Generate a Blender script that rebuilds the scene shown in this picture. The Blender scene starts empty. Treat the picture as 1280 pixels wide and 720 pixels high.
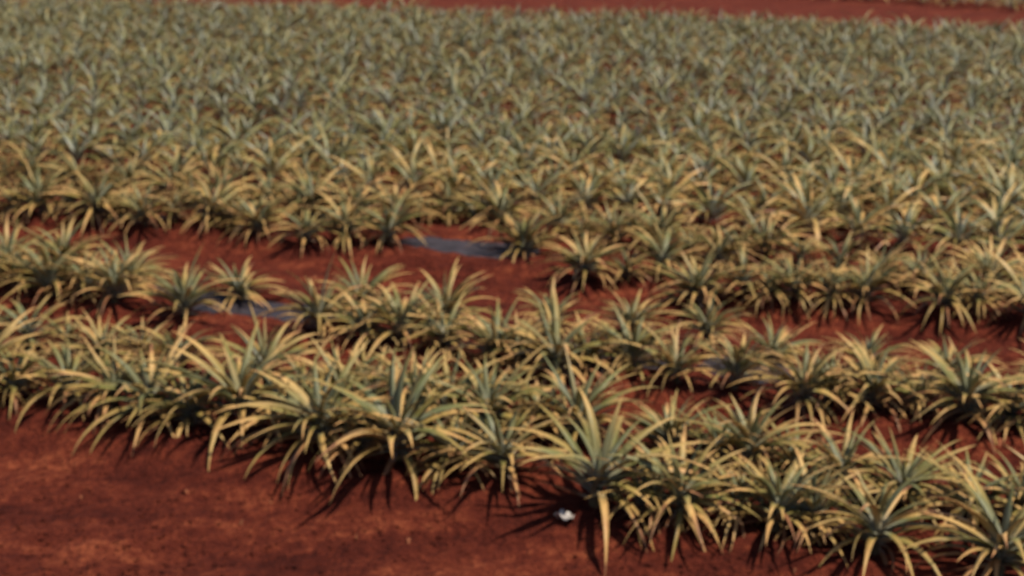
import bpy, math, random
import numpy as np
from mathutils import Vector, Matrix, Euler

SC = bpy.context.scene
COL = SC.collection
rng = random.Random(41)
nrg = np.random.default_rng(17)

# ------------------------------------------------------------------ camera
CAM_H = 3.1
PITCH = math.radians(17.316)           # downwards
cam = bpy.data.cameras.new('camera')
cam.sensor_width = 36.0
cam.lens = 36.0 * 1700 / 1280
cam.clip_start = 0.05
cam.clip_end = 6000
cam.dof.use_dof = True                 # hand-held film camera, focused too near: soft everywhere
cam.dof.focus_distance = 2.2
cam.dof.aperture_fstop = 4.6
cam_o = bpy.data.objects.new('camera', cam)
COL.objects.link(cam_o)
cam_o.location = (0, 0, CAM_H)
cam_o.rotation_euler = (math.pi / 2 - PITCH, 0, 0)
SC.camera = cam_o

# ------------------------------------------------------------------ sky, sun, exposure
SUN_EL = math.radians(71)
SUN_AZ = math.radians(98)              # from +Y (straight ahead) towards +X
world = bpy.data.worlds.new('World')
SC.world = world
world.use_nodes = True
wn = world.node_tree
wn.nodes.clear()
w_out = wn.nodes.new('ShaderNodeOutputWorld')
w_bg = wn.nodes.new('ShaderNodeBackground')
w_sky = wn.nodes.new('ShaderNodeTexSky')
w_sky.sky_type = 'NISHITA'
w_sky.sun_disc = False
w_sky.sun_elevation = SUN_EL
w_sky.sun_rotation = SUN_AZ
w_bg.inputs['Strength'].default_value = 0.085
wn.links.new(w_sky.outputs[0], w_bg.inputs['Color'])
wn.links.new(w_bg.outputs[0], w_out.inputs['Surface'])

sun = bpy.data.lights.new('sun', 'SUN')
sun.energy = 5.0
sun.angle = math.radians(0.6)
sun.color = (1.0, 0.91, 0.75)
sun_o = bpy.data.objects.new('sun', sun)
COL.objects.link(sun_o)
sdir = Vector((math.sin(SUN_AZ) * math.cos(SUN_EL), math.cos(SUN_AZ) * math.cos(SUN_EL), math.sin(SUN_EL)))
sun_o.rotation_euler = sdir.to_track_quat('Z', 'Y').to_euler()
sun_o.location = (6, 12, 20)

SC.view_settings.view_transform = 'Standard'
SC.view_settings.look = 'None'
SC.view_settings.exposure = -0.04
SC.view_settings.gamma = 1.0
SC.view_settings.use_curve_mapping = False


# ------------------------------------------------------------------ helpers
def project(x, y, z):
    """pixel column, pixel row (1280 x 720) and pixels per metre, used only to tell which plants are in view"""
    z = z - CAM_H
    d = y * math.cos(PITCH) - z * math.sin(PITCH)
    u = y * math.sin(PITCH) + z * math.cos(PITCH)
    return 640 + 1700 * x / d, 360 - 1700 * u / d, 1700 / d


def tag(o, label=None, cat=None, group=None, kind=None):
    if label: o['label'] = label
    if cat: o['category'] = cat
    if group: o['group'] = group
    if kind: o['kind'] = kind
    return o


def link(name, me, mat=None, parent=None):
    o = bpy.data.objects.new(name, me)
    COL.objects.link(o)
    if mat is not None and me is not None and not me.materials:
        me.materials.append(mat)
    if parent is not None:
        o.parent = parent
    return o


def make_mesh(name, verts, quads=None, tris=None, data=None, smooth=True):
    me = bpy.data.meshes.new(name)
    verts = np.asarray(verts, dtype=np.float32)
    loops, starts = [], []
    n = 0
    if quads is not None and len(quads):
        q = np.asarray(quads, dtype=np.int32)
        loops.append(q.ravel()); starts.append(np.arange(len(q), dtype=np.int32) * 4); n = 4 * len(q)
    if tris is not None and len(tris):
        t = np.asarray(tris, dtype=np.int32)
        loops.append(t.ravel()); starts.append(n + np.arange(len(t), dtype=np.int32) * 3)
    loops = np.concatenate(loops); starts = np.concatenate(starts)
    me.vertices.add(len(verts)); me.vertices.foreach_set('co', verts.ravel())
    me.loops.add(len(loops)); me.loops.foreach_set('vertex_index', loops)
    me.polygons.add(len(starts)); me.polygons.foreach_set('loop_start', starts)
    if data is not None:
        a = me.attributes.new('leafdata', 'FLOAT_COLOR', 'POINT')
        a.data.foreach_set('color', np.asarray(data, dtype=np.float32).ravel())
    me.update(calc_edges=True)
    if smooth:
        me.polygons.foreach_set('use_smooth', np.ones(len(starts), dtype=bool))
    return me


# value noise on the plane
_T = nrg.random((256, 256))
def vnoise(x, y):
    x = np.asarray(x, dtype=float); y = np.asarray(y, dtype=float)
    xi = np.floor(x).astype(int); yi = np.floor(y).astype(int)
    fx = x - xi; fy = y - yi
    fx = fx * fx * (3 - 2 * fx); fy = fy * fy * (3 - 2 * fy)
    g = lambda a, b: _T[a % 256, b % 256]
    return (g(xi, yi) * (1 - fx) + g(xi + 1, yi) * fx) * (1 - fy) + (g(xi, yi + 1) * (1 - fx) + g(xi + 1, yi + 1) * fx) * fy - 0.5


# ------------------------------------------------------------------ the lay of the land
SLOPE = -0.39                          # beds run from far left to near right
CA = 1 / math.sqrt(1 + SLOPE * SLOPE)
def line_c(x, y): return y - SLOPE * x
BEDS = [6.6, 8.38, 10.65] + [12.3 + 1.24 * k for k in range(15)]
def field_end(x): return 27.4 - 0.29 * x      # the track cuts the beds off at a slant


def bed_profile(x, y):
    c = line_c(np.asarray(x, dtype=float), np.asarray(y, dtype=float))
    z = np.zeros_like(c)
    for b in BEDS:
        d = np.abs((c - b) * CA)
        z = np.maximum(z, 0.09 * np.clip((0.85 - d) / 0.35, 0, 1) ** 1.3)
    return z


FILM_SPOTS = [(-1.86, 9.20, 0.75), (-0.36, 10.70, 0.62), (0.55, 8.16, 0.45), (-2.6, 9.6, 0.3), (1.5, 7.9, 0.3)]
def soil_over_film(x, y):
    """how much loose soil lies over the film of a bed: none where the film is laid bare"""
    x = np.asarray(x, dtype=float); y = np.asarray(y, dtype=float)
    k = np.ones_like(x)
    for sx, sy, r in FILM_SPOTS:
        u = (x - sx) * CA + (y - sy) * CA * SLOPE
        v = -(x - sx) * CA * SLOPE + (y - sy) * CA
        d = np.sqrt((u / r) ** 2 + (v / 0.24) ** 2) + 0.35 * vnoise(x * 6, y * 6)
        k = np.minimum(k, np.clip((d - 0.8) / 0.3, 0, 1))
    return k


def ground_z(x, y):
    x = np.asarray(x, dtype=float); y = np.asarray(y, dtype=float)
    near = np.clip((40 - np.hypot(x, y)) / 20, 0, 1)
    z = bed_profile(x, y)
    z = z + near * (0.05 * vnoise(x * 1.1 + 3, y * 1.4) + 0.035 * vnoise(x * 3.1, y * 3.7) + 0.02 * vnoise(x * 9, y * 9 + 5)
                    + 0.022 * vnoise(x * 19, y * 21)) + 0.012
    z = z + near * 0.014 * soil_over_film(x, y) - near * 0.035 * (1 - soil_over_film(x, y))
    return z


# ------------------------------------------------------------------ materials
def new_mat(name):
    m = bpy.data.materials.new(name); m.use_nodes = True
    nt = m.node_tree; nt.nodes.clear()
    out = nt.nodes.new('ShaderNodeOutputMaterial')
    return m, nt, out
def N(nt, t, **kw):
    n = nt.nodes.new(t)
    for k, v in kw.items(): setattr(n, k, v)
    return n
def ramp(nt, stops, interp='LINEAR'):
    r = nt.nodes.new('ShaderNodeValToRGB'); r.color_ramp.interpolation = interp
    e = r.color_ramp.elements
    while len(e) < len(stops): e.new(0.5)
    for k, (p, c) in enumerate(stops):
        e[k].position = p; e[k].color = (*c, 1) if len(c) == 3 else c
    return r
def math_n(nt, op, a, b=None, clamp=False):
    n = nt.nodes.new('ShaderNodeMath'); n.operation = op; n.use_clamp = clamp
    for i, v in enumerate((a, b)):
        if v is None: continue
        if isinstance(v, (int, float)): n.inputs[i].default_value = v
        else: nt.links.new(v, n.inputs[i])
    return n.outputs[0]


def mat_soil():
    m, nt, out = new_mat('red_soil')
    L = nt.links.new
    tc = N(nt, 'ShaderNodeTexCoord')
    n1 = N(nt, 'ShaderNodeTexNoise'); n1.inputs['Scale'].default_value = 1.3; n1.inputs['Detail'].default_value = 8; n1.inputs['Roughness'].default_value = 0.65
    n2 = N(nt, 'ShaderNodeTexNoise'); n2.inputs['Scale'].default_value = 16; n2.inputs['Detail'].default_value = 9; n2.inputs['Roughness'].default_value = 0.72
    n3 = N(nt, 'ShaderNodeTexVoronoi'); n3.inputs['Scale'].default_value = 34
    mp = N(nt, 'ShaderNodeMapping'); mp.inputs['Rotation'].default_value = (0, 0, 0.36); mp.inputs['Scale'].default_value = (0.8, 2.6, 1)
    L(tc.outputs['Object'], mp.inputs['Vector'])
    L(mp.outputs[0], n1.inputs['Vector'])
    for n in (n2, n3): L(tc.outputs['Object'], n.inputs['Vector'])
    mixv = math_n(nt, 'ADD', math_n(nt, 'MULTIPLY', n1.outputs[0], 0.48), math_n(nt, 'MULTIPLY', n2.outputs[0], 0.52))
    r = ramp(nt, [(0.38, (0.052, 0.0076, 0.0044)), (0.48, (0.106, 0.0175, 0.0090)), (0.55, (0.165, 0.0310, 0.0145)), (0.64, (0.33, 0.083, 0.036))])
    L(mixv, r.inputs[0])
    p = N(nt, 'ShaderNodeBsdfPrincipled'); p.inputs['Roughness'].default_value = 0.95
    p.inputs['Specular IOR Level'].default_value = 0.15
    L(r.outputs[0], p.inputs['Base Color'])
    hgt = math_n(nt, 'ADD', n2.outputs[0], math_n(nt, 'MULTIPLY', n3.outputs['Distance'], 0.5))
    b = N(nt, 'ShaderNodeBump'); b.inputs['Strength'].default_value = 1.0; b.inputs['Distance'].default_value = 0.045
    L(hgt, b.inputs['Height']); L(b.outputs[0], p.inputs['Normal'])
    L(p.outputs[0], out.inputs[0])
    return m


def mat_leaf():
    """leafdata: R = 0 at the base to 1 at the tip, G = age of the leaf, B = a number of its own, A = 0 on the midrib to 1 on the margin"""
    m, nt, out = new_mat('pineapple_leaf')
    L = nt.links.new
    at = N(nt, 'ShaderNodeAttribute'); at.attribute_name = 'leafdata'
    sp = N(nt, 'ShaderNodeSeparateColor'); L(at.outputs['Color'], sp.inputs[0])
    t, age, rnd = sp.outputs[0], sp.outputs[1], sp.outputs[2]
    tc = N(nt, 'ShaderNodeTexCoord')
    ns = N(nt, 'ShaderNodeTexNoise'); ns.inputs['Scale'].default_value = 9; ns.inputs['Detail'].default_value = 5
    L(tc.outputs['Object'], ns.inputs['Vector'])
    oi = N(nt, 'ShaderNodeObjectInfo')
    # straw value
    v = math_n(nt, 'MULTIPLY', age, 0.55)
    v = math_n(nt, 'ADD', v, math_n(nt, 'MULTIPLY', t, 0.52))
    v = math_n(nt, 'ADD', v, math_n(nt, 'MULTIPLY', math_n(nt, 'SUBTRACT', rnd, 0.5), 0.45))
    v = math_n(nt, 'ADD', v, math_n(nt, 'MULTIPLY', math_n(nt, 'SUBTRACT', oi.outputs['Random'], 0.5), 0.22))
    v = math_n(nt, 'ADD', v, math_n(nt, 'MULTIPLY', math_n(nt, 'SUBTRACT', ns.outputs[0], 0.5), 0.5))
    v = math_n(nt, 'ADD', v, math_n(nt, 'MULTIPLY', at.outputs['Alpha'], 0.08), clamp=True)
    r = ramp(nt, [(0.0, (0.22, 0.24, 0.18)), (0.18, (0.130, 0.150, 0.055)), (0.40, (0.20, 0.19, 0.052)),
                  (0.55, (0.38, 0.275, 0.080)), (0.74, (0.66, 0.42, 0.150)), (0.92, (0.64, 0.35, 0.13)), (1.0, (0.30, 0.13, 0.06))])
    L(v, r.inputs[0])
    # pale mealy base of the leaves
    mb = N(nt, 'ShaderNodeMix', data_type='RGBA')
    fac = N(nt, 'ShaderNodeMapRange'); fac.inputs['From Min'].default_value = 0.02; fac.inputs['From Max'].default_value = 0.30
    fac.inputs['To Min'].default_value = 0.85; fac.inputs['To Max'].default_value = 0.0
    L(t, fac.inputs['Value'])
    yg = N(nt, 'ShaderNodeMapRange'); yg.inputs['From Min'].default_value = 0.1; yg.inputs['From Max'].default_value = 0.55
    yg.inputs['To Min'].default_value = 0.42; yg.inputs['To Max'].default_value = 0.0
    L(age, yg.inputs['Value'])
    bloom = math_n(nt, 'MAXIMUM', fac.outputs[0], math_n(nt, 'MULTIPLY', yg.outputs[0], math_n(nt, 'SUBTRACT', 1.0, t)))
    L(bloom, mb.inputs['Factor'])
    L(r.outputs[0], mb.inputs['A']); mb.inputs['B'].default_value = (0.43, 0.42, 0.35, 1)
    # red dust of the field on the lower, older leaves
    du = N(nt, 'ShaderNodeTexNoise'); du.inputs['Scale'].default_value = 5; du.inputs['Detail'].default_value = 6
    L(tc.outputs['Object'], du.inputs['Vector'])
    dm = N(nt, 'ShaderNodeMix', data_type='RGBA')
    L(math_n(nt, 'MULTIPLY', math_n(nt, 'MULTIPLY', math_n(nt, 'SUBTRACT', du.outputs[0], 0.38, clamp=True), 1.3), age, clamp=True), dm.inputs['Factor'])
    L(mb.outputs['Result'], dm.inputs['A']); dm.inputs['B'].default_value = (0.30, 0.12, 0.055, 1)
    colr = dm.outputs['Result']
    p = N(nt, 'ShaderNodeBsdfPrincipled'); p.inputs['Roughness'].default_value = 0.45
    p.inputs['Specular IOR Level'].default_value = 0.4
    L(colr, p.inputs['Base Color'])
    tr = N(nt, 'ShaderNodeBsdfTranslucent'); L(colr, tr.inputs['Color'])
    mx = N(nt, 'ShaderNodeMixShader'); mx.inputs[0].default_value = 0.085
    L(p.outputs[0], mx.inputs[1]); L(tr.outputs[0], mx.inputs[2])
    wv = N(nt, 'ShaderNodeTexNoise'); wv.inputs['Scale'].default_value = 60; L(tc.outputs['Object'], wv.inputs['Vector'])
    b = N(nt, 'ShaderNodeBump'); b.inputs['Strength'].default_value = 0.12; b.inputs['Distance'].default_value = 0.01
    L(wv.outputs[0], b.inputs['Height']); L(b.outputs[0], p.inputs['Normal'])
    L(mx.outputs[0], out.inputs[0])
    return m


def mat_simple(name, col, rough=0.8, spec=0.3, var=0.3, scale=20):
    m, nt, out = new_mat(name)
    L = nt.links.new
    tc = N(nt, 'ShaderNodeTexCoord')
    n = N(nt, 'ShaderNodeTexNoise'); n.inputs['Scale'].default_value = scale; n.inputs['Detail'].default_value = 6
    L(tc.outputs['Object'], n.inputs['Vector'])
    lo = tuple(c * (1 - var) for c in col); hi = tuple(min(1, c * (1 + var)) for c in col)
    r = ramp(nt, [(0.35, lo), (0.65, hi)]); L(n.outputs[0], r.inputs[0])
    p = N(nt, 'ShaderNodeBsdfPrincipled'); p.inputs['Roughness'].default_value = rough; p.inputs['Specular IOR Level'].default_value = spec
    L(r.outputs[0], p.inputs['Base Color'])
    b = N(nt, 'ShaderNodeBump'); b.inputs['Strength'].default_value = 0.4; b.inputs['Distance'].default_value = 0.01
    L(n.outputs[0], b.inputs['Height']); L(b.outputs[0], p.inputs['Normal'])
    L(p.outputs[0], out.inputs[0])
    return m


SOIL = mat_soil()
LEAF = mat_leaf()
FILM = mat_simple('dusty_black_plastic', (0.034, 0.027, 0.034), 0.6, 0.35, 0.4, 9)
STEM = mat_simple('stem_bark', (0.12, 0.085, 0.045), 0.9, 0.2)
SCRAP = mat_simple('white_plastic', (0.50, 0.45, 0.42), 0.7, 0.25, 0.3)
LITTER = mat_simple('dry_leaf', (0.27, 0.09, 0.042), 0.85, 0.2, 0.45, 6)

# ------------------------------------------------------------------ ground, one sheet to the horizon
def axis(a, b, step, far):
    mid = list(np.arange(a, b + 1e-6, step))
    out = []
    s = step; v = b
    while v < far:
        s *= 1.22; v += s; out.append(v)
    lo = []
    s = step; v = a
    while v > -far:
        s *= 1.22; v -= s; lo.append(v)
    return np.array(lo[::-1] + mid + out)
gx = axis(-4.2, 4.2, 0.035, 4000)
gy = axis(4.6, 12.6, 0.035, 4000)
GX, GY = np.meshgrid(gx, gy)
GZ = ground_z(GX, GY)
nx, ny = len(gx), len(gy)
idx = np.arange(nx * ny).reshape(ny, nx)
q = np.stack([idx[:-1, :-1], idx[:-1, 1:], idx[1:, 1:], idx[1:, :-1]], -1).reshape(-1, 4)
gm = make_mesh('ground', np.stack([GX, GY, GZ], -1).reshape(-1, 3), q)
ground = tag(link('ground', gm, SOIL), 'bare red earth of the field and the track beyond it', kind='structure')

# ------------------------------------------------------------------ plastic mulch film, one strip to a bed
def film_strip(c0, x0, x1, label):
    us = np.arange(x0, x1, 0.05); vs = np.linspace(-0.40, 0.40, 21)
    U, V = np.meshgrid(us, vs)
    X = U - V * CA * SLOPE * 1.0; Y = c0 + SLOPE * U + V * CA
    Z = bed_profile(X, Y) + 0.004 + 0.010 * vnoise(U * 3, V * 14) + 0.022 * np.abs(vnoise(U * 8 + 40, V * 9)) + 0.012 * vnoise(U * 17, V * 5 + 8)
    near = 0.05 * vnoise(X * 1.1 + 3, Y * 1.4) + 0.035 * vnoise(X * 3.1, Y * 3.7)
    Z = Z + near
    edge = np.clip((np.abs(V) - 0.30) / 0.10, 0, 1)
    Z = Z - 0.09 * edge
    n, mth = len(us), len(vs)
    ii = np.arange(n * mth).reshape(mth, n)
    qq = np.stack([ii[:-1, :-1], ii[:-1, 1:], ii[1:, 1:], ii[1:, :-1]], -1).reshape(-1, 4)
    o = link('mulch_film', make_mesh('mulch_film', np.stack([X, Y, Z], -1).reshape(-1, 3), qq), FILM)
    sol = o.modifiers.new('thickness', 'SOLIDIFY'); sol.thickness = 0.001
    return tag(o, label, 'plastic film', 'mulch films under the beds')
film_strip(BEDS[1], -4.2, 4.0, 'dark bluish plastic film showing bare in the second bed')
film_strip(BEDS[2], -4.8, 4.6, 'dark purplish plastic film showing bare in the third bed')

# ------------------------------------------------------------------ leaves
def leaf_geo(e0, e1, length, width, seg, age, rnd, twist=0.0, solid=True, side=0.0, bend=1.5):
    """a sword-shaped, channelled leaf: starts at the origin, leans out along +X; elevations in radians at base and tip"""
    ts = np.linspace(0, 1, seg + 1)
    dl = length / seg
    x = z = y = 0.0
    P = []
    for k, t in enumerate(ts):
        e = e0 + (e1 - e0) * t ** bend
        P.append((x, y, z, e, t))
        x += math.cos(e) * dl; z += math.sin(e) * dl; y += side * t * dl
    V, D = [], []
    for (x, y, z, e, t) in P:
        w = width * 0.5 * (0.80 + 0.35 * math.sin(math.pi * min(1, t * 1.35))) * (1 - t ** 3.2) ** 0.9
        w = max(w, 0.0008)
        nx_, nz_ = -math.sin(e), math.cos(e)
        depth = w * (0.62 - 0.28 * t)                 # channel
        th = 0.0035 * (1 - 0.75 * t)
        a = twist * t
        ca, sa = math.cos(a), math.sin(a)
        def pt(s, n):                                 # s across, n along the normal
            s2 = s * ca - n * sa; n2 = s * sa + n * ca
            return (x + nx_ * n2, y + s2, z + nz_ * n2)
        if solid:
            V += [pt(-w, depth), pt(0, 0), pt(w, depth), pt(0, -th)]
            D += [(t, age, rnd, 1), (t, age, rnd, 0), (t, age, rnd, 1), (t, age, rnd, 0.2)]
        else:
            V += [pt(-w, depth), pt(0, 0), pt(w, depth)]
            D += [(t, age, rnd, 1), (t, age, rnd, 0), (t, age, rnd, 1)]
    Q = []
    nr = 4 if solid else 3
    for k in range(seg):
        b0, b1 = k * nr, (k + 1) * nr
        if solid:
            for j in range(4):
                j2 = (j + 1) % 4
                Q.append((b0 + j, b0 + j2, b1 + j2, b1 + j))
        else:
            for j in range(2):
                Q.append((b0 + j, b0 + j + 1, b1 + j + 1, b1 + j))
    return np.array(V), np.array(Q), np.array(D)


LEVELS = 9
def level_params(lv, r):
    """lv 0 = heart of the rosette, LEVELS-1 = oldest outside leaf"""
    k = lv / (LEVELS - 1)
    e0 = math.radians(84 - 64 * k ** 0.60 + r.uniform(-7, 7))
    e1 = math.radians(64 - 128 * k ** 0.60 - 70 * max(0.0, k - 0.72) + r.uniform(-18, 18))
    length = (0.25 + 0.38 * math.sin(math.pi * (0.05 + 0.66 * k))) * r.uniform(0.84, 1.12)
    width = 0.039 * r.uniform(0.85, 1.15) * (0.85 + 0.3 * math.sin(math.pi * k))
    return dict(e0=e0, e1=e1, length=length, width=width, age=k, rnd=r.random(), twist=r.uniform(-0.6, 0.6), side=r.uniform(-0.22, 0.22), bend=r.uniform(1.0, 1.6))

lr = random.Random(7)
PARAMS = [[level_params(lv, lr) for _ in range(7)] for lv in range(LEVELS)]
LEAF_ME = [[make_mesh('leaf', *[g if i != 1 else g for i, g in enumerate(leaf_geo(seg=8, solid=True, **p)[:2])], data=leaf_geo(seg=8, solid=True, **p)[2]) for p in row] for row in PARAMS]
for row in LEAF_ME:
    for me in row: me.materials.append(LEAF)
LOW = [[leaf_geo(seg=6, solid=False, **p) for p in row] for row in PARAMS]
TINY = [[leaf_geo(seg=4, solid=False, **p) for p in row] for row in PARAMS]


DEAD = []
for _ in range(7):
    DEAD.append(dict(e0=math.radians(lr.uniform(-8, 14)), e1=math.radians(lr.uniform(-60, -15)), length=lr.uniform(0.22, 0.40), width=lr.uniform(0.022, 0.034),
                     age=1.0, rnd=1.25 + 0.5 * lr.random(), twist=lr.uniform(-1.6, 1.6), side=lr.uniform(-0.5, 0.5), bend=lr.uniform(0.7, 1.6)))
PARAMS.append(DEAD)
row = []
for p in DEAD:
    v_, q_, d_ = leaf_geo(seg=8, solid=True, **p)
    me = make_mesh('leaf', v_, q_, data=d_); me.materials.append(LEAF); row.append(me)
LEAF_ME.append(row)
LOW.append([leaf_geo(seg=6, solid=False, **p) for p in DEAD])
TINY.append([leaf_geo(seg=4, solid=False, **p) for p in DEAD])


def rosette(r, n=36, green=0.0):
    """the leaves of one plant: (level, variant, matrix)"""
    out = []
    phi = r.uniform(0, 6.28)
    for i in range(n):
        k = i / (n - 1)
        phi += 2.39996 + r.uniform(-0.25, 0.25)
        if r.random() < 0.06 and k > 0.3: continue
        lv = int(min(LEVELS - 1, max(0, round(k ** 0.62 * (LEVELS - 1) * (1 - green) + r.uniform(-0.5, 0.5)))))
        s = r.uniform(0.88, 1.12); stray = False
        if r.random() < 0.045: lv = r.choice((1, 2, 3)); s = 1.0; stray = True      # a stray leaf that stands up
        base = 0.012 + 0.014 * k
        h = 0.20 - 0.13 * k + r.uniform(-0.01, 0.01)
        M = (Matrix.Translation((math.cos(phi) * base, math.sin(phi) * base, h)) @ Matrix.Rotation(phi, 4, 'Z')
             @ Matrix.Rotation(r.uniform(-0.18, 0.18), 4, 'X') @ Matrix.Rotation(r.uniform(-0.14, 0.14), 4, 'Y') @ (Matrix.Diagonal((1.35, 0.95, 1.35, 1)) if stray else Matrix.Scale(s, 4)))
        out.append((lv, r.randrange(7), M))
    for i in range(r.randint(2, 7) if n > 20 else 0):
        phi = r.uniform(0, 6.28)
        M = Matrix.Translation((math.cos(phi) * 0.03, math.sin(phi) * 0.03, r.uniform(0.04, 0.10))) @ Matrix.Rotation(phi, 4, 'Z') @ Matrix.Rotation(r.uniform(-.5, .5), 4, 'X')
        out.append((LEVELS, r.randrange(7), M))
    return out


def stem_geo(seg=8):
    rings = [(0.030, -0.06), (0.034, 0.0), (0.036, 0.06), (0.034, 0.14), (0.018, 0.21), (0.003, 0.24)]
    V, Q = [], []
    for rr, z in rings:
        for a in range(seg):
            V.append((rr * math.cos(a * 6.2832 / seg), rr * math.sin(a * 6.2832 / seg), z))
    for k in range(len(rings) - 1):
        for a in range(seg):
            Q.append((k * seg + a, k * seg + (a + 1) % seg, (k + 1) * seg + (a + 1) % seg, (k + 1) * seg + a))
    return V, Q
STEM_ME = make_mesh('stem', *stem_geo()); STEM_ME.materials.append(STEM)


def joined(specs, table, shift=0.0):
    """one mesh out of many leaves: specs = [(level, variant, matrix)]"""
    VV, QQ, DD = [], [], []
    off = 0
    for lv, va, M in specs:
        V, Q, D = table[lv][va]
        R = np.array(M)
        VV.append(V @ R[:3, :3].T + R[:3, 3]); QQ.append(Q + off); DD.append(D + np.array((0, 0, shift, 0)))
        off += len(V)
    return make_mesh('pineapple_plant', np.concatenate(VV), np.concatenate(QQ), data=np.concatenate(DD))


# ------------------------------------------------------------------ where the plants stand
LINES = {
 'A': [(-2.02,7.13), (-1.49,6.99), (-0.99,6.68), (-0.59,6.55), (-0.03,6.37), (0.40,6.02), (0.81,5.92), (1.24,5.80), (1.67,5.60)],
 'B': [(-2.07,7.88), (-1.47,7.58), (-0.96,7.24), (-0.55,7.05), (-0.11,6.91), (0.38,6.76), (0.84,6.60), (1.24,6.39), (1.65,6.20)],
 'C': [(-2.27,8.92), (-1.27,8.55), (-0.72,8.37), (-0.10,8.02), (0.27,7.81), (0.74,7.94), (1.31,7.48), (1.66,7.24), (2.06,7.26)],
 'D': [(-2.84,9.64), (-1.97,9.41), (-1.02,8.92), (-0.44,8.81), (0.27,8.64), (0.78,8.52), (1.27,8.36), (1.63,8.06), (2.18,7.83)],
 'E': [(-3.18,11.42), (-2.61,11.42), (-2.12,11.10), (-1.71,10.85), (-1.36,10.90), (-1.00,10.77), (0.11,10.54), (0.56,9.89), (1.13,9.92), (1.34,9.37), (1.68,9.43), (2.04,9.30), (2.53,9.24)],
 'F': [(-3.16,12.34), (-2.66,12.02), (-2.15,11.86), (-1.76,11.66), (-1.39,11.53), (-0.98,11.52), (-0.57,11.77), (-0.10,11.40), (0.41,11.14), (0.84,10.67), (1.22,10.62), (1.59,10.15), (2.03,10.42), (2.47,9.85)],
}
out_of_frame = []
SMALL = set()
pr = random.Random(23)
for k, pts in LINES.items():
    lo = min(pts); hi = max(pts)
    c_lo, c_hi = line_c(*lo), line_c(*hi)
    x = lo[0]
    while x > -6.5:
        x -= pr.uniform(0.45, 0.58); p = (x, c_lo + SLOPE * x + pr.uniform(-0.07, 0.07))
        px = project(*p, 0.25)[0]
        (pts if px > -60 else out_of_frame).append(p)
    x = hi[0]
    while x < 6.0:
        x += pr.uniform(0.43, 0.55); p = (x, c_hi + SLOPE * x + pr.uniform(-0.07, 0.07))
        px, py, _ = project(*p, 0.25)
        if p[1] > 3.4: (pts if px < 1340 and py < 800 else out_of_frame).append(p)
    pts.sort()
    # the beds are planted close: small plants between wide-set neighbours, but for the bare spots
    extra = []
    for p, q_ in zip(pts[:-1], pts[1:]):
        if q_[0] - p[0] < 0.36 or pr.random() < 0.08: continue
        m_ = (0.5 * (p[0] + q_[0]) + pr.uniform(-.04, .04), 0.5 * (p[1] + q_[1]) + pr.uniform(-.06, .10))
        if k == 'A' and abs(m_[0] - 0.2) < 0.2: continue
        if k == 'D' or (k == 'B' and -2.0 < m_[0] < -1.2): continue
        if any(math.hypot(m_[0] - sx, m_[1] - sy) < 0.85 for sx, sy, _ in FILM_SPOTS[:2]): continue
        extra.append(m_)
    SMALL.update(extra); pts += extra; pts.sort()

ORD = ['first', 'second', 'third', 'fourth', 'fifth', 'sixth', 'seventh', 'eighth', 'ninth', 'tenth', 'eleventh', 'twelfth', 'thirteenth', 'fourteenth', 'fifteenth', 'sixteenth', 'seventeenth', 'eighteenth', 'nineteenth', 'twentieth', 'twenty-first', 'twenty-second']
LINE_TXT = {'A': ('front line of nearest bed', 'white scrap', 0.29), 'B': ('back line of nearest bed', 'white scrap', 0.31),
            'C': ('front line of second bed', 'bare film', -1.80), 'D': ('back line of second bed', 'bare film', -1.85),
            'E': ('front line of third bed', 'bare film', -0.40), 'F': ('back line of third bed', 'bare film', -0.40)}
hr = random.Random(99)
n_single = 0
for k, pts in LINES.items():
    txt, mark, ax = LINE_TXT[k]
    mx_ = project(ax, {'A': 6.11, 'B': 6.8, 'C': 9.2, 'D': 9.2, 'E': 10.7, 'F': 10.7}[k], 0.03)[0]
    pos = sorted((project(x, y, .25)[0], x, y) for x, y in pts)
    left = [p for p in pos if p[0] < mx_][::-1]; right = [p for p in pos if p[0] >= mx_]
    for side, lst in (('left', left), ('right', right)):
        for n, (_, x, y) in enumerate(lst):
            green = 0.0
            look = 'yellow-tipped pineapple plant'
            if k == 'B' and abs(x - 0.84) < 0.01: green = 0.28; look = 'bright green-hearted pineapple plant'
            if k == 'C' and abs(x + 2.27) < 0.01: green = 0.22; look = 'greener pineapple plant'
            root = bpy.data.objects.new('pineapple_plant', None); COL.objects.link(root)
            root.empty_display_size = 0.1
            root.location = (x, y, float(ground_z(x, y)) - 0.012)
            root.rotation_euler = (hr.uniform(-.16, .16), hr.uniform(-.16, .16), 0)
            s = hr.uniform(0.72, 0.92) * {'A': 1.0, 'B': 0.92, 'C': 0.95, 'D': 0.80, 'E': 0.88, 'F': 0.90}[k] * (1 - 0.10 * min(1, max(0, x)))
            if (x, y) in SMALL: s *= 0.78
            if k == 'B' and x < -1.2: s *= 0.80
            if k == 'D' and x > 0.9: s *= 0.88
            if k == 'D' and abs(x + 1.97) < 0.01: s = 0.62; look = 'small pineapple plant'
            root.scale = (s, s, s * hr.uniform(0.95, 1.12))
            tag(root, f'{look}, {txt}, {ORD[n]} {side} of {mark}', 'plant', 'pineapple plants in the three nearest beds')
            link('stem', STEM_ME, None, root)
            for lv, va, M in rosette(hr, hr.randint(40, 58), green):
                az = math.degrees(math.atan2(M.translation.y, M.translation.x)) % 360
                if k == 'A' and abs(x - 0.40) < 0.01 and lv > 2 and 208 < az < 264: continue     # a gap over the white scrap
                o = link('leaf', LEAF_ME[lv][va], None, root)
                o.matrix_basis = M
            n_single += 1

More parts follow.
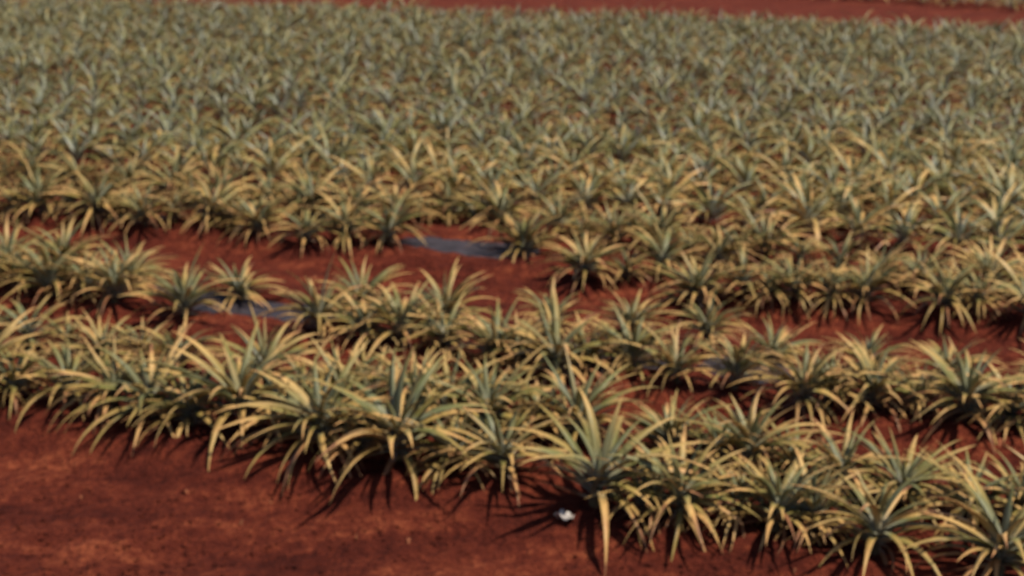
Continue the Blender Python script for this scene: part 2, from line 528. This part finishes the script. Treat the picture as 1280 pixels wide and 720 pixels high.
# the dense part of the field behind: nearest ones singly, the rest as one mass
fr = random.Random(5)
rear = []
for b in BEDS[3:]:
    for dc in (-0.31, 0.31):
        c = b + dc
        half = 0.42 * c + 2.5
        x = -half - 1.5 + fr.uniform(0, .5)
        while x < half:
            x += fr.uniform(0.30, 0.44)
            if fr.random() < 0.03: continue
            y = c + SLOPE * x + fr.uniform(-0.11, 0.11)
            if y > field_end(x): continue
            rear.append((x, y))
# a few stragglers between lines E/F keep the third bed dense
in_view, rest = [], list(out_of_frame)
for x, y in rear:
    px, py, sc = project(x, y, 0.25)
    (in_view if -20 < px < 1300 and py < 740 else rest).append((x, y) if not (-20 < px < 1300 and py < 740) else (-sc, x, y))
in_view.sort()
n_more = 300 - n_single
VAR = [joined(rosette(fr, 32, 0.0), LOW, -0.12 - 0.60 * (i / 13)) for i in range(14)]
for me in VAR: me.materials.append(LEAF)
for i, (_, x, y) in enumerate(in_view[:n_more]):
    o = link('pineapple_plant', VAR[min(13, max(0, int(fr.gauss(13 * i / n_more, 3.5))))])
    o.location = (x, y, float(ground_z(x, y)) - 0.012)
    s = fr.uniform(0.66, 0.90) * (1 - 0.08 * i / n_more)
    o.scale = (s, s, s * fr.uniform(0.95, 1.15)); o.rotation_euler = (fr.uniform(-.1, .1), fr.uniform(-.1, .1), fr.uniform(0, 6.28))
    tag(o, 'small pineapple plant in the crowded lines behind the third bed', 'plant', 'pineapple plants crowded behind the third bed')
rest += [(x, y) for _, x, y in in_view[n_more:]]
specs = []
PROTO = [rosette(fr, 26, 0.0) for _ in range(20)]
for x, y in rest:
    s = fr.uniform(0.55, 0.80)
    B = Matrix.Translation((x, y, float(ground_z(x, y)) - 0.012)) @ Matrix.Rotation(fr.uniform(0, 6.28), 4, 'Z') @ Matrix.Diagonal((s, s, s * fr.uniform(.95, 1.15), 1))
    specs += [(lv, va, B @ M) for lv, va, M in fr.choice(PROTO)]
tag(link('distant_pineapple_crop', joined(specs, LOW, -0.82), LEAF), 'mass of small grey-green pineapple plants reaching back to the red track', 'crop', kind='stuff')

# field on the other side of the red track
specs = []
PROTO2 = [rosette(fr, 16, 0.0) for _ in range(12)]
for k in range(16):
    for j in range(62):
        x = -6 + j * 0.5 + fr.uniform(-.12, .12); y = 32.3 - 0.78 * (x - 8.65) + k * 1.0 + fr.uniform(-.15, .15)
        if y < field_end(x) + 3: continue
        B = Matrix.Translation((x, y, float(ground_z(x, y)) - 0.01)) @ Matrix.Rotation(fr.uniform(0, 6.28), 4, 'Z') @ Matrix.Scale(fr.uniform(.9, 1.2), 4)
        specs += [(lv, va, B @ M) for lv, va, M in fr.choice(PROTO2)]
tag(link('neighbouring_crop', joined(specs, TINY, -0.6), LEAF), 'green crop of the next field beyond the red track', 'crop', kind='stuff')

# ------------------------------------------------------------------ clods and litter
def clods():
    base = np.array([(1,0,0),(-1,0,0),(0,1,0),(0,-1,0),(0,0,1),(0,0,-1),(.6,.6,.5),(-.6,.6,.5),(.6,-.6,.5),(-.6,-.6,.5)], float)
    faces = np.array([(0,6,4),(6,2,4),(2,7,4),(7,1,4),(1,9,4),(9,3,4),(3,8,4),(8,0,4),(0,2,6),(2,1,7),(1,3,9),(3,0,8),(2,0,5),(1,2,5),(3,1,5),(0,3,5)])
    VV, FF = [], []
    off = 0
    r = np.random.default_rng(3)
    n = 0
    while n < 12000:
        y = 4.9 + 7.5 * r.random() ** 2.2
        x = (r.random() * 2 - 1) * (0.42 * y + 0.3)
        if vnoise(x * 1.7, y * 1.7 + 9) + 0.35 * r.random() < 0.05: continue
        s = 0.003 + 0.010 * r.random() ** 4
        v = base * (1 + 0.5 * (r.random((10, 1)) - 0.5)) * s * np.array([1.3, 1.0, 0.4])
        a = r.random() * 6.28
        R = np.array([[math.cos(a), -math.sin(a), 0], [math.sin(a), math.cos(a), 0], [0, 0, 1]])
        VV.append(v @ R.T + np.array([x, y, float(ground_z(x, y)) + s * 0.25])); FF.append(faces + off); off += 10
        n += 1
    return make_mesh('soil_clods', np.concatenate(VV), None, np.concatenate(FF), smooth=False)
tag(link('soil_clods', clods(), SOIL), 'loose crumbs and clods of red earth strewn over the ground', 'soil', kind='stuff')


def litter():
    r = np.random.default_rng(8)
    VV, QQ = [], []
    off = 0
    for i in range(70):
        y = 5.0 + 7.5 * r.random() ** 1.3
        x = (r.random() * 2 - 1) * (0.40 * y)
        L_ = 0.03 + 0.16 * r.random() ** 2; w = 0.004 + 0.008 * r.random()
        a = r.normal(0.2, 0.9)
        ca, sa = math.cos(a), math.sin(a)
        for k in range(5):
            t = k / 4 - 0.5
            cx, cy = x + ca * t * L_, y + sa * t * L_
            z = float(ground_z(cx, cy)) + 0.008 + 0.012 * math.sin(k * 1.3 + i)
            ww = w * (1 - (2 * t) ** 2 * 0.8)
            VV += [(cx - sa * ww, cy + ca * ww, z + 0.003), (cx, cy, z - 0.002), (cx + sa * ww, cy - ca * ww, z + 0.003)]
        for k in range(4):
            b0 = off + 3 * k
            QQ += [(b0, b0 + 1, b0 + 4, b0 + 3), (b0 + 1, b0 + 2, b0 + 5, b0 + 4)]
        off += 15
    return make_mesh('dry_leaf_litter', VV, QQ)
tag(link('dry_leaf_litter', litter(), LITTER), 'dry brown leaf shreds scattered over the red earth', 'litter', kind='stuff')


# ------------------------------------------------------------------ scraps of white plastic at the edge of the bed
def scrap(x, y, size, label, seed):
    r = random.Random(seed)
    n = 7
    V, Q = [], []
    for i in range(n):
        for j in range(n):
            u, v = i / (n - 1) - .5, j / (n - 1) - .5
            k = 0.35 * size * (math.sin(u * 7 + seed) * math.cos(v * 6) + 0.7 * r.uniform(-.5, .5))
            V.append((u * size * 1.5 * (1 - .3 * abs(v)), v * size, k + size * 0.38 + 0.25 * size * v))
    for i in range(n - 1):
        for j in range(n - 1):
            Q.append((i * n + j, (i + 1) * n + j, (i + 1) * n + j + 1, i * n + j + 1))
    o = link('plastic_scrap', make_mesh('plastic_scrap', V, Q), SCRAP)
    o.modifiers.new('thickness', 'SOLIDIFY').thickness = 0.002
    o.location = (x, y, float(ground_z(x, y))); o.rotation_euler.z = r.uniform(0, 3)
    tag(o, label, 'scrap')
scrap(0.25, 5.90, 0.062, 'small crumpled white plastic scrap on the red earth under the front leaves', 3)
